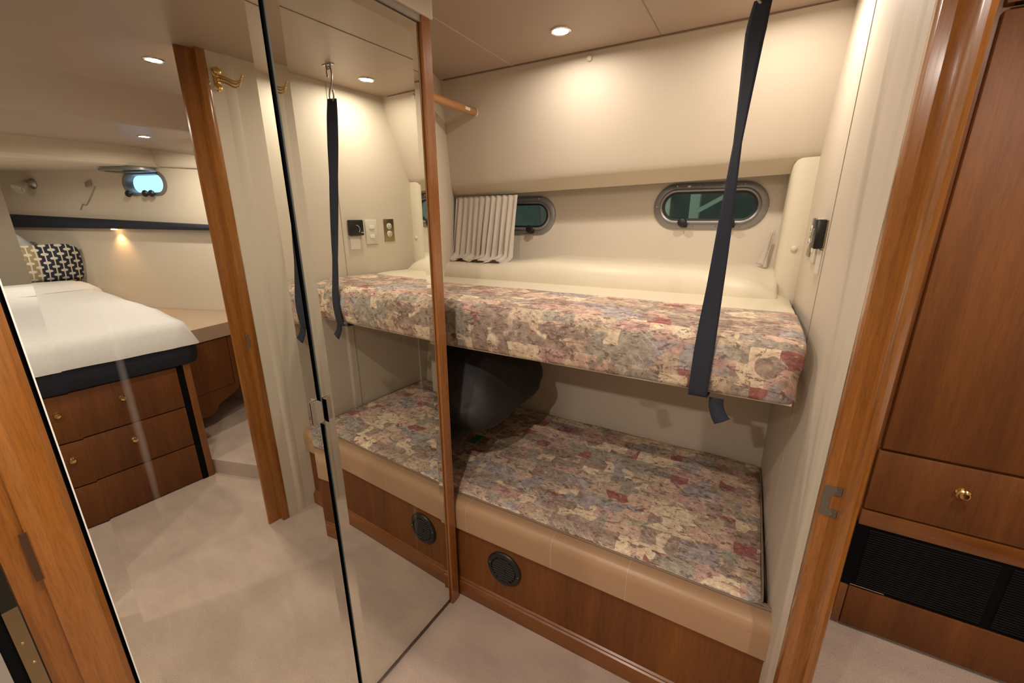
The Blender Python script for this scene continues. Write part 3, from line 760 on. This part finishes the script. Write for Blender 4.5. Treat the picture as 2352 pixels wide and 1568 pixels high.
# ------------------------------------------------------------------ controls on the foot wall
def wbox(bm, y0, y1, d0, d1, z0, z1, bev=0):
    vs = box(bm, d0, d1, y0, y1, z0, z1, bev)
    for v in vs:
        if v.is_valid: c = v.co.copy(); v.co = Vector((xw(c.y)-c.x, c.y, c.z))
th = thing('thermostat', (xw(1.46), 1.46, 1.405), 'square black thermostat with a curved dial mark, standing off the cream wall', 'thermostat')
bm = B(); wbox(bm, 1.424, 1.502, 0.004, 0.026, 1.366, 1.444, 0.004); obj('housing', bm, M['black'], th, 40)
bm = B(); wbox(bm, 1.426, 1.500, 0.0, 0.004, 1.368, 1.442); obj('backplate', bm, M['dbrass'], th)
bm = B(); tube(bm, [(xw(1.46)-0.0262, 1.458+0.020*math.sin(a), 1.398+0.020*math.cos(a)) for a in [0.0+i*0.22 for i in range(12)]], 0.0011, 6); obj('dial_arc', bm, M['wplas'], th, 180)
bm = B(); wbox(bm, 1.484, 1.500, 0.0258, 0.0266, 1.380, 1.3825); obj('marking', bm, M['wplas'], th)
bm = B(); box(bm, 0, 0.001, 0, 0.001, 0, 0.001); bm.free()
ws = tag(obj('wall_label', (lambda b_: (wbox(b_, 1.432, 1.490, 0.0002, 0.003, 1.295, 1.362, 0.001), b_)[1])(B()), M['wplas'], None, loc=(xw(1.46), 1.46, 1.33)), 'small plain ivory plate on the wall right under the black thermostat', 'plate')
sw = thing('light_switch', (xw(1.56), 1.562, 1.38), 'ivory wall plate with two rocker switches, between thermostat and power outlet', 'switch')
bm = B(); wbox(bm, 1.527, 1.600, 0.0, 0.006, 1.318, 1.445, 0.002); obj('plate', bm, M['ivory'], sw, 40)
for zz in (1.405, 1.358):
    bm = B(); wbox(bm, 1.550, 1.580, 0.005, 0.010, zz-0.010, zz+0.010, 0.0015); obj('rocker', bm, M['wplas'], sw, 40)
po = thing('power_outlet', (xw(1.68), 1.682, 1.38), 'double power outlet with brown metal plate and ivory sockets', 'outlet')
bm = B(); wbox(bm, 1.648, 1.716, 0.0, 0.004, 1.328, 1.447, 0.001); obj('plate', bm, M['dbrass'], po, 40)
for zz in (1.409, 1.368):
    bm = B(); lathe(bm, [(0.0165, 0.0), (0.0165, 0.003), (0.0155, 0.0038)], (xw(1.682)-0.0035, 1.682, zz), (-1, 0, 0), 24); so = obj('socket', bm, M['ivory'], po, 40)
    bm = B()
    for yy in (-0.006, 0.006): wbox(bm, 1.682+yy-0.001, 1.682+yy+0.001, 0.0073, 0.0078, zz-0.001, zz+0.007)
    wbox(bm, 1.680, 1.684, 0.0073, 0.0078, zz-0.010, zz-0.006); obj('slot', bm, M['black'], so)

# brass triple coat hook near the door head
ch = thing('coat_hook', (XW0, 0.935, 1.955), 'polished brass triple coat hook high on the wall beside the door jamb', 'coat hook')
bm = B()
lathe(bm, [(0.006, 0.0), (0.0135, 0.002), (0.015, 0.005), (0.011, 0.010), (0.010, 0.018), (0.013, 0.022), (0.006, 0.026)], (XW0-0.001, 0.935, 1.982), (-1, 0, 0), 24)
lathe(bm, [(0.006, 0.0), (0.0135, 0.002), (0.015, 0.005), (0.009, 0.009)], (XW0-0.001, 0.937, 1.930), (-1, 0, 0), 24)
box(bm, XW0-0.006, XW0-0.001, 0.925, 0.949, 1.926, 1.99, 0.004)
obj('backplate', bm, M['brass'], ch, 40)
for k, (dy, dz) in enumerate(((0.028, 0.0), (0.016, -0.015), (0.006, -0.034))):
    bm = B(); y0 = 0.937+k*0.002; z0 = 1.972+dz*0.6
    tube(bm, curve([(XW0-0.012, y0, z0), (XW0-0.040, y0+0.010+k*0.002, z0-0.010), (XW0-0.068, y0+0.022+dy*0.3, z0-0.024), (XW0-0.088, y0+0.030+dy*0.4, z0-0.022), (XW0-0.096, y0+0.036+dy*0.5, z0-0.004)], 6), [0.0032]*12+[0.003]*12+[0.0042], 10)
    obj('hook', bm, M['brass'], ch, 180)

# ------------------------------------------------------------------ pillows at the left end of the lower bunk
def pillow(name, cx, cy, cz, lx, ly, lz, rot, mat, label, cat='pillow', seed=0, crease=0.008, pw=3.2, parent=None, loc=None):
    bm = B(); bmesh.ops.create_icosphere(bm, subdivisions=5, radius=1.0)
    R_ = Matrix.Rotation(rot[2], 4, 'Z') @ Matrix.Rotation(rot[1], 4, 'Y') @ Matrix.Rotation(rot[0], 4, 'X')
    for v in bm.verts:
        p = v.co.copy()
        a = (abs(p.x)**pw+abs(p.y)**pw)**(1/pw); rad = math.hypot(p.x, p.y)
        if rad > 1e-6:
            s = rad/max(a, 1e-6); s = 1+(s-1)*1.0; p.x *= s; p.y *= s
        e = max(abs(p.x), abs(p.y))
        th_ = (1-0.55*e**3)
        q = Vector((p.x*lx/2, p.y*ly/2, p.z*lz/2*th_))
        k = mnz.noise(Vector((q.x*7+seed, q.y*7, q.z*7)))*crease+abs(mnz.noise(Vector((q.x*12-seed, q.y*9, q.z*5))))*-crease
        q += v.normal*k
        v.co = R_ @ q+Vector((cx, cy, cz))
    o = obj(name, bm, mat, parent, 180, loc=loc if loc else (cx, cy, cz))
    if parent is None: tag(o, label, cat)
    return o
dp = pillow('pillow', -1.06, 1.48, 0.770, 0.60, 0.70, 0.41, (0.05, 0.22, 0.06), M['dpil'], 'big plump charcoal pillow squeezed under the upper bunk at the closet end', seed=4, crease=0.016)
gp = pillow('pillow', -1.16, 1.52, 0.525, 0.29, 0.60, 0.15, (0.0, 0.0, 0.0), M['gpil'], 'flatter dark grey knitted pillow lying under the plump charcoal one', seed=8, crease=0.005, pw=7)
bm = B(); box(bm, -1.03, -0.995, 1.40, 1.47, 0.452, 0.459, 0.002); obj('green_label', bm, M['green'], gp)

# ------------------------------------------------------------------ cabinet past the doorway on the right
cb = thing('passage_cabinet', (0.9, 1.55, 0), 'tall cherry cabinet beyond the doorway with drawer, brass knob and black grille', 'cabinet')
CY = 1.53
bm = B(); box(bm, 0.405, 1.125, CY+0.018, 1.70, 0.10, CZ-0.002); obj('body', bm, M['woodz'], cb)
bm = B(); slab(bm, [(0.412, 1.553, 0.0), (0.42, 1.553, 0.0), (1.12, 1.668, 0.0), (1.12, 1.668, 0.10), (0.412, 1.553, 0.10)], (0, 0.02, 0)); obj('toe_kick', bm, M['gap'], cb)
bm = B(); box(bm, 0.419, 1.12, CY, CY+0.018, 0.776, 1.900, 0.004); d1 = obj('door', bm, M['woodp'], cb, 40)
bm = B(); box(bm, 0.419, 1.12, CY, CY+0.018, 1.912, CZ-0.01, 0.004); obj('upper_door', bm, M['woodp'], cb, 40)
bm = B(); box(bm, 0.433, 0.500, CY-0.0014, CY+0.002, 1.9055, 1.9105); obj('finger_slot', bm, M['gap'], cb)
bm = B(); box(bm, 0.414, 1.12, CY, CY+0.018, 0.562, 0.768, 0.003); dr = obj('drawer', bm, M['woodp'], cb, 40)
bm = B(); lathe(bm, [(0.011, 0.0), (0.011, 0.002), (0.006, 0.004), (0.0055, 0.012), (0.010, 0.017), (0.0155, 0.021), (0.0165, 0.025), (0.013, 0.029), (0.0105, 0.0285), (0.009, 0.031), (0.003, 0.032)], (0.609, CY, 0.694), (0, -1, 0), 28); obj('knob', bm, M['brass'], dr, 35)
bm = B(); box(bm, 0.412, 1.12, CY, CY+0.018, 0.501, 0.556, 0.002); obj('rail', bm, M['woodx'], cb, 40)
bm = B(); box(bm, 0.405, 1.12, CY+0.004, CY+0.018, 0.262, 0.501); gr = obj('grille', bm, M['gap'], cb)
bm = B()
for k in range(26):
    z = 0.275+k*0.0084; box(bm, 0.445, 0.74, CY+0.0005, CY+0.0045, z, z+0.0042); box(bm, 0.765, 1.10, CY+0.0005, CY+0.0045, z, z+0.0042)
obj('louvre', bm, M['louv'], gr)
bm = B(); box(bm, 0.432, 0.52, CY-0.0005, CY+0.004, 0.268, 0.2705); obj('bright_edge', bm, M['chrome'], gr)
bm = B(); box(bm, 0.432, 1.12, CY, CY+0.018, 0.103, 0.259, 0.002); obj('base_board', bm, M['woodp'], cb, 40)
bm = B(); box(bm, 0.408, 0.4305, CY+0.002, CY+0.018, 0.103, 0.259, 0.002); obj('side_stile', bm, M['woodz'], cb, 40)
# passage side liner between the doorway wall and the cabinet
bm = B(); box(bm, 0.224, 0.403, CY+0.02, 1.60, 0.0, CZ); struct('wall_passage', bm, M['woodz'])

# ------------------------------------------------------------------ forward cabin (seen in the left mirror)
def hullwall(bm, x0, x1, z0, z1, off0, off1, n=10, holes=None):
    rows = []
    for i in range(n+1):
        x = x0+(x1-x0)*i/n
        a = hullp(x, off0); b_ = hullp(x, off1); za = z0(x) if callable(z0) else z0; zb = z1(x) if callable(z1) else z1
        rows.append([(a.x, a.y, za), (b_.x, b_.y, zb)])
    sheet(bm, rows)
RZ = lambda x: 1.412+(x-1.79)*0.047      # rail top height rises forward
RB = lambda x: 1.373+(x-1.79)*0.013
# hull liner with portlight opening
HD = (HB-HA).normalized(); HN = Vector((HD.y, -HD.x))     # pointing into the cabin
def hp3(s, z, off=0.0): # s distance along hull line from x=2.2
    p = hullp(2.2)+HD*s+HN*off; return Vector((p.x, p.y, z))
def plate_h(bm, s0, s1, z0, z1, holes):
    es = []
    def ring(pts):
        vs = [bm.verts.new((p[0], 0, p[1])) for p in pts]; return [bm.edges.new((vs[i], vs[(i+1) % len(vs)])) for i in range(len(vs))]
    es += ring([(s0, z0), (s1, z0), (s1, z1), (s0, z1)])
    for h in holes: es += ring(h)
    bmesh.ops.triangle_fill(bm, use_beauty=True, use_dissolve=False, edges=es)
    for v in bm.verts: v.co = hp3(v.co.x, v.co.z, 0.0)
bm = B(); plate_h(bm, -2.05, 1.75, 0.0, 2.1, [stadium(0.045, 1.697, 0.34, 0.125)]); struct('wall_hull_forward', bm, M['hull'])
# portlight, inner frame hinged open
wr = sroot('window_3', hp3(0.045, 1.697))
def hring(bm, L, H, off, cs=0.045, cz=1.697, n=14): return [bm.verts.new(hp3(a, b_, off)) for a, b_ in stadium(cs, cz, L, H, n)]
bm = B(); R = [hring(bm, *q) for q in ((0.39, 0.165, 0.0), (0.388, 0.163, 0.008), (0.345, 0.128, 0.012), (0.335, 0.120, 0.004), (0.335, 0.120, -0.05))]
for i in range(len(R)-1):
    for k in range(len(R[0])): j = (k+1) % len(R[0]); bm.faces.new((R[i][k], R[i][j], R[i+1][j], R[i+1][k]))
obj('frame', bm, M['alu'], wr, 40)
# opened sash swung up under the deck head
def sash(L, H, up): # points of the raised sash
    return [hp3(0.045+a, 1.772+0.006*(b_/H), 0.02+(b_+H/2)) for a, b_ in [(p[0], p[1]) for p in stadium(0, 0, L, H, 12)]]
bm = B(); A = [bm.verts.new(p) for p in sash(0.40, 0.16, 0)]; Bv = [bm.verts.new(p+Vector((0, 0, 0.012))) for p in sash(0.40, 0.16, 0)]
A2 = [bm.verts.new(hp3(0.045+p[0], 1.772, 0.02+p[1]+0.08)) for p in stadium(0, 0, 0.34, 0.11, 12)]; B2 = [bm.verts.new(v.co+Vector((0, 0, 0.012))) for v in A2]
n_ = len(A)
for k in range(n_):
    j = (k+1) % n_
    bm.faces.new((A[k], A[j], Bv[j], Bv[k])); bm.faces.new((A2[k], A2[j], B2[j], B2[k])); bm.faces.new((A[k], A[j], A2[j], A2[k])); bm.faces.new((Bv[k], Bv[j], B2[j], B2[k]))
sa = obj('open_sash', bm, M['alu'], wr, 40)
bm = B(); slab(bm, [hp3(0.045+p[0], 1.776, 0.02+p[1]+0.08) for p in stadium(0, 0, 0.345, 0.115, 12)], (0, 0, 0.004)); obj('pane', bm, M['glass'], sa)
for s_ in (-0.035, 0.02, 0.17):
    bm = B(); c = hp3(s_, 1.628, 0.012); lathe(bm, [(0.008, 0), (0.009, 0.012), (0.022, 0.016), (0.024, 0.026), (0.018, 0.034)], c, HN.to_3d(), 9); obj('dog_knob', bm, M['black'], wr, 30)
# reading light (chrome), latch with cord
sc = thing('reading_light', hp3(1.10, 1.706), 'round chrome swivel reading light on the hull above the navy rail', 'lamp')
bm = B(); lathe(bm, [(0.040, 0.0), (0.040, 0.006), (0.034, 0.012), (0.026, 0.030), (0.026, 0.05)], hp3(1.10, 1.715, 0.0), HN.to_3d(), 24); obj('base', bm, M['steel'], sc, 40)
bm = B(); lathe(bm, [(0.024, -0.02), (0.038, 0.01), (0.044, 0.045), (0.040, 0.055)], hp3(1.10, 1.70, 0.06), HN.to_3d()+Vector((0, 0, -0.7)), 24); hd_ = obj('head', bm, M['chrome'], sc, 40)
lt = thing('blind_latch', hp3(0.58, 1.66), 'small pale latch with a thin dark cord on the hull, between reading light and portlight', 'latch')
bm = B()
for k in range(3):
    a0 = hp3(0.53+k*0.02, 1.71-k*0.006, 0.012); box(bm, a0.x-0.008, a0.x+0.008, a0.y-0.006, a0.y+0.006, a0.z-0.018, a0.z+0.018, 0.003)
obj('clip', bm, M['grey'], lt)
bm = B(); tube(bm, curve([hp3(0.50, 1.685, 0.006), hp3(0.56, 1.62, 0.006), hp3(0.63, 1.555, 0.006), hp3(0.66, 1.562, 0.006), hp3(0.70, 1.52, 0.006)], 5), 0.003, 6); obj('cord', bm, M['grey'], lt, 180)

# navy padded shelf rail along the hull
nr = thing('padded_shelf', hp3(0.4, 1.40), 'long navy padded shelf rail along the hull above the white bed', 'shelf')
bm = B(); rows = []
for i in range(21):
    x = 1.30+2.36*i/20; row = []
    for dx, k in ((0.0, 0), (0.05, 0), (0.065, 0.15), (0.072, 0.5), (0.065, 0.9), (0.055, 1.0), (0.0, 1.0)):
        p = hullp(x); q = p+HN*dx; row.append((q.x, q.y, RZ(x)*(1-k)+RB(x)*k))
    rows.append(row)
sheet(bm, rows); obj('padding', bm, M['navy'], nr, 40)
rl = thing('shelf_lamp', hp3(0.34, 1.372, 0.035), 'tiny warm lamp strip glowing under the navy shelf rail', 'lamp')
bm = B(); c = hp3(0.385, RB(2.55)-0.004, 0.035); box(bm, c.x-0.03, c.x+0.03, c.y-0.012, c.y+0.012, c.z-0.004, c.z+0.004, 0.001); obj('housing', bm, M['wglow'], rl)
L = bpy.data.lights.new('shelf_lamp_light', 'SPOT'); L.energy = 3.2; L.color = (1.0, 0.55, 0.25); L.shadow_soft_size = 0.012; L.spot_size = math.radians(110); L.spot_blend = 0.9
lo = bpy.data.objects.new('lamp', L); COL.objects.link(lo); lo.parent = rl; lo.location = c+Vector((0, 0, -0.008))-rl.location

# berth platform beside the bed: top and scalloped fascia
FA = Vector((1.355, 1.023)); FB = Vector((1.426, 1.307)); FU = (FB-FA).normalized(); FN = Vector((FU.y, -FU.x))
def fp(s, z, off=0.0):
    p = FA+FU*s+FN*off; return Vector((p.x, p.y, z))
lk = thing('side_locker', (1.5, 1.1, 0.2), 'cherry side locker with tan top and scalloped lower edge beside the bed foot', 'locker')
bm = B()
h1 = hullp(1.45); h0 = hullp(3.0)
slab(bm, [fp(-0.075, 0.685, -0.012), fp(0.40, 0.685, -0.012), (h1.x, h1.y-0.012, 0.685), (h0.x, h0.y-0.012, 0.685), (2.6, 0.945, 0.685)], (0, 0, 0.09)); obj('countertop', bm, M['lam'], lk)
pts = [(-0.075, 0.685), (-0.075, 0.200), (-0.040, 0.186), (-0.010, 0.180), (0.020, 0.173), (0.044, 0.172), (0.062, 0.178), (0.077, 0.190), (0.094, 0.214), (0.111, 0.232), (0.150, 0.246), (0.189, 0.258), (0.230, 0.274), (0.262, 0.295), (0.285, 0.330), (0.296, 0.372), (0.300, 0.45), (0.300, 0.685)]
bm = B(); slab(bm, [fp(s, z) for s, z in pts], FN.to_3d()*0.02); obj('fascia', bm, M['woodp'], lk)
bm = B(); slab(bm, [fp(s, z, -0.004) for s, z in ((-0.075, 0.340), (0.237, 0.340), (0.243, 0.676), (-0.075, 0.676))], FN.to_3d()*0.006); obj('door', bm, M['woodp'], lk)
bm = B()
slab(bm, [fp(s, z, -0.0012) for s, z in ((0.237, 0.340), (0.2425, 0.340), (0.2485, 0.682), (0.243, 0.682))], FN.to_3d()*0.004)
obj('door_gap', bm, M['gap'], lk)
# carpeted hull side and low step beside the bed
bm = B(); rows = []
for i in range(12):
    x = 0.28+1.75*i/11; a = hullp(x); q = a+HN*0.10; r_ = a+HN*0.014; rows.append([(q.x, q.y, 0.0), (q.x, q.y, 0.12), (r_.x, r_.y, 0.684)])
sheet(bm, rows); struct('trim_13', bm, M['carpet'])
bm = B()
prism(bm, [(0.93, 0.876), (0.61, 1.001), (0.30, 1.126), (0.30, 1.9), (1.9, 1.9), (1.9, 0.876)], 0.0, 0.09, 'z'); struct('floor_step', bm, M['carpet'])

# island bed
bd = thing('island_bed', (1.9, 0.3, 0), 'island bed base of dark cherry drawers with navy padded band, seen in mirror', 'bed')
XB = 0.91
bm = B(); box(bm, XB+0.02, 3.0, -0.32, 0.845, 0.0, 0.70); obj('base', bm, M['woodz'], bd)
for z0, z1, kn in ((0.462, 0.690, True), (0.232, 0.456, True), (0.008, 0.226, False)):
    for y0, y1 in ((0.375, 0.808), (-0.20, 0.345)):
        bm = B(); box(bm, XB, XB+0.02, y0, y1, z0, z1, 0.002); d_ = obj('drawer', bm, M['woodp'], bd, 40)
        if kn:
            yk = 0.569 if y0 > 0 else 0.08; zk = (0.606 if z0 > 0.4 else 0.377)
            bm = B(); lathe(bm, [(0.010, 0.0), (0.010, 0.002), (0.005, 0.004), (0.005, 0.012), (0.012, 0.018), (0.014, 0.022), (0.011, 0.027), (0.003, 0.029)], (XB, yk, zk), (-1, 0, 0), 24); obj('knob', bm, M['brass'], d_, 35)
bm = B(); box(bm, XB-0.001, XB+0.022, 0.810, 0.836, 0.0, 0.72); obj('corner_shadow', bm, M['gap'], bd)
bm = B(); box(bm, XB-0.002, XB+0.03, 0.837, 0.872, 0.0, 0.70, 0.004); obj('corner_post', bm, M['woodz'], bd, 40)
bm = B(); box(bm, XB-0.001, XB+0.022, 0.346, 0.374, 0.0, 0.72); obj('drawer_divider', bm, M['woodz'], bd)
# navy band: rounded corner, follows the bed
out = []
def bedline(r, x0, y1):
    pts = [(3.05, y1)]; 
    for k in range(9): a = PI/2+PI/2*k/8; pts.append((x0+r+r*math.cos(a), y1-r+r*math.sin(a)))
    pts += [(x0, -0.28)]
    for k in range(9): a = PI+PI/2*k/8; pts.append((x0+r+r*math.cos(a), -0.36+r+r*math.sin(a)))
    pts += [(3.05, -0.36)]; return pts
bm = B()
rows = []
for off, z in ((0.015, 0.692), (0.0, 0.700), (-0.008, 0.74), (-0.008, 0.80), (0.0, 0.830), (0.02, 0.838)):
    rows.append([(x+off if x < 1.2 else x, (y-off if y > 0.4 else y), z) for x, y in bedline(0.07, XB-0.012, 0.925)])
sheet(bm, rows)
top_ = rows[-1]; bm.faces.new([bm.verts.new(p) for p in top_]); bm.faces.new([bm.verts.new(p) for p in rows[0]])
obj('padded_band', bm, M['navy'], bd, 50)
# white duvet: own thing, lies over the bed
rows = []
for i in range(41):
    u = i/40; 
    x = 0.882+2.05*u**1.35; cs = []
    zt = 0.925+0.075*u+(0.012*math.sin(6*u)); 
    ends = 1.0 if i else 0
    dxc = max(0.0, 0.055-(x-0.882)); cr = 0.055-math.sqrt(max(0.0, 0.055**2-dxc**2)); yr = 0.942+0.015*u-cr; yl = -0.34+cr
    row = []
    for j in range(29):
        v = j/28
        y = yl+(yr-yl)*v
        edge_ = min(1, min(v, 1-v)/0.07); ee = math.sqrt(max(0, 1-(1-edge_)**2)); fx = min(1, (x-0.882)/0.055); ef = math.sqrt(max(0, 1-(1-fx)**2))
        zz = 0.800+(zt-0.800)*min(ee, 1)*ef**1.0+mnz.noise(Vector((x*5, y*5, 1.0)))*0.008*min(ee, ef)+mnz.noise(Vector((x*14, y*10, 2.0)))*0.003
        if ef*ee < 0.9 and i < 3: x_ = x-0.01*math.sin(ef*3)
        else: x_ = x
        row.append((x_, y, zz))
    rows.append(row)
bm = B(); sheet(bm, rows); dv = obj('duvet', bm, M['white'], None, 180, loc=(1.9, 0.3, 0.83)); tag(dv, 'smooth white duvet covering the island bed', 'bedding')
# folded back sheet
rows = []
for i in range(13):
    t = i/12; x = 2.42+0.42*t; row = []
    for j in range(29):
        v = j/28; y = -0.35+(0.965+0.35)*v+0.0; edge_ = min(1, min(v, 1-v)/0.09); ee = math.sqrt(max(0, 1-(1-edge_)**2))
        h = -0.012+0.034*math.sin(min(1, t*4)*PI/2)*(1 if t < 0.75 else 1-(t-0.75)*1.2)
        row.append((x-0.10*(1-v), y, 0.80+(0.985-0.80+h)*ee))
    rows.append(row)
bm = B(); sheet(bm, rows); fs = obj('folded_sheet', bm, M['white'], None, 180, loc=(2.7, 0.3, 0.98)); tag(fs, 'white sheet folded back over the duvet below the lattice cushion', 'bedding')
# cushions at the head
bm = B(); bmesh.ops.create_icosphere(bm, subdivisions=5, radius=1.0)
ctr_ = Vector((2.97, 0.735, 1.118))
Rm = Matrix.Rotation(math.radians(-18), 4, 'Y') @ Matrix.Rotation(math.radians(2), 4, 'X')
for v in bm.verts:
    p = v.co.copy(); pw = 5.0; a = (abs(p.z)**pw+abs(p.y)**pw)**(1/pw); rad = math.hypot(p.z, p.y)
    if rad > 1e-6: p.z *= rad/a; p.y *= rad/a
    e_ = max(abs(p.z), abs(p.y)); v.co = Rm @ Vector((p.x*0.075*(1-0.6*e_**3), p.y*0.222, p.z*0.160))
me = bpy.data.meshes.new('lattice_cushion'); bmesh.ops.recalc_face_normals(bm, faces=bm.faces); bm.to_mesh(me); bm.free(); me.materials.append(M['lattice'])
lc = bpy.data.objects.new('lattice_cushion', me); COL.objects.link(lc); lc.location = ctr_; me.polygons.foreach_set('use_smooth', [True]*len(me.polygons))
tag(lc, 'throw cushion with cream lattice on navy, tan at one end, propped at the bed head', 'cushion')
pillow('bed_pillow', 3.27, 0.575, 1.19, 0.14, 0.44, 0.42, (0, -0.25, 0), M['bwhite'], 'plain white pillow behind the lattice cushion at the bed head', seed=3, crease=0.004)
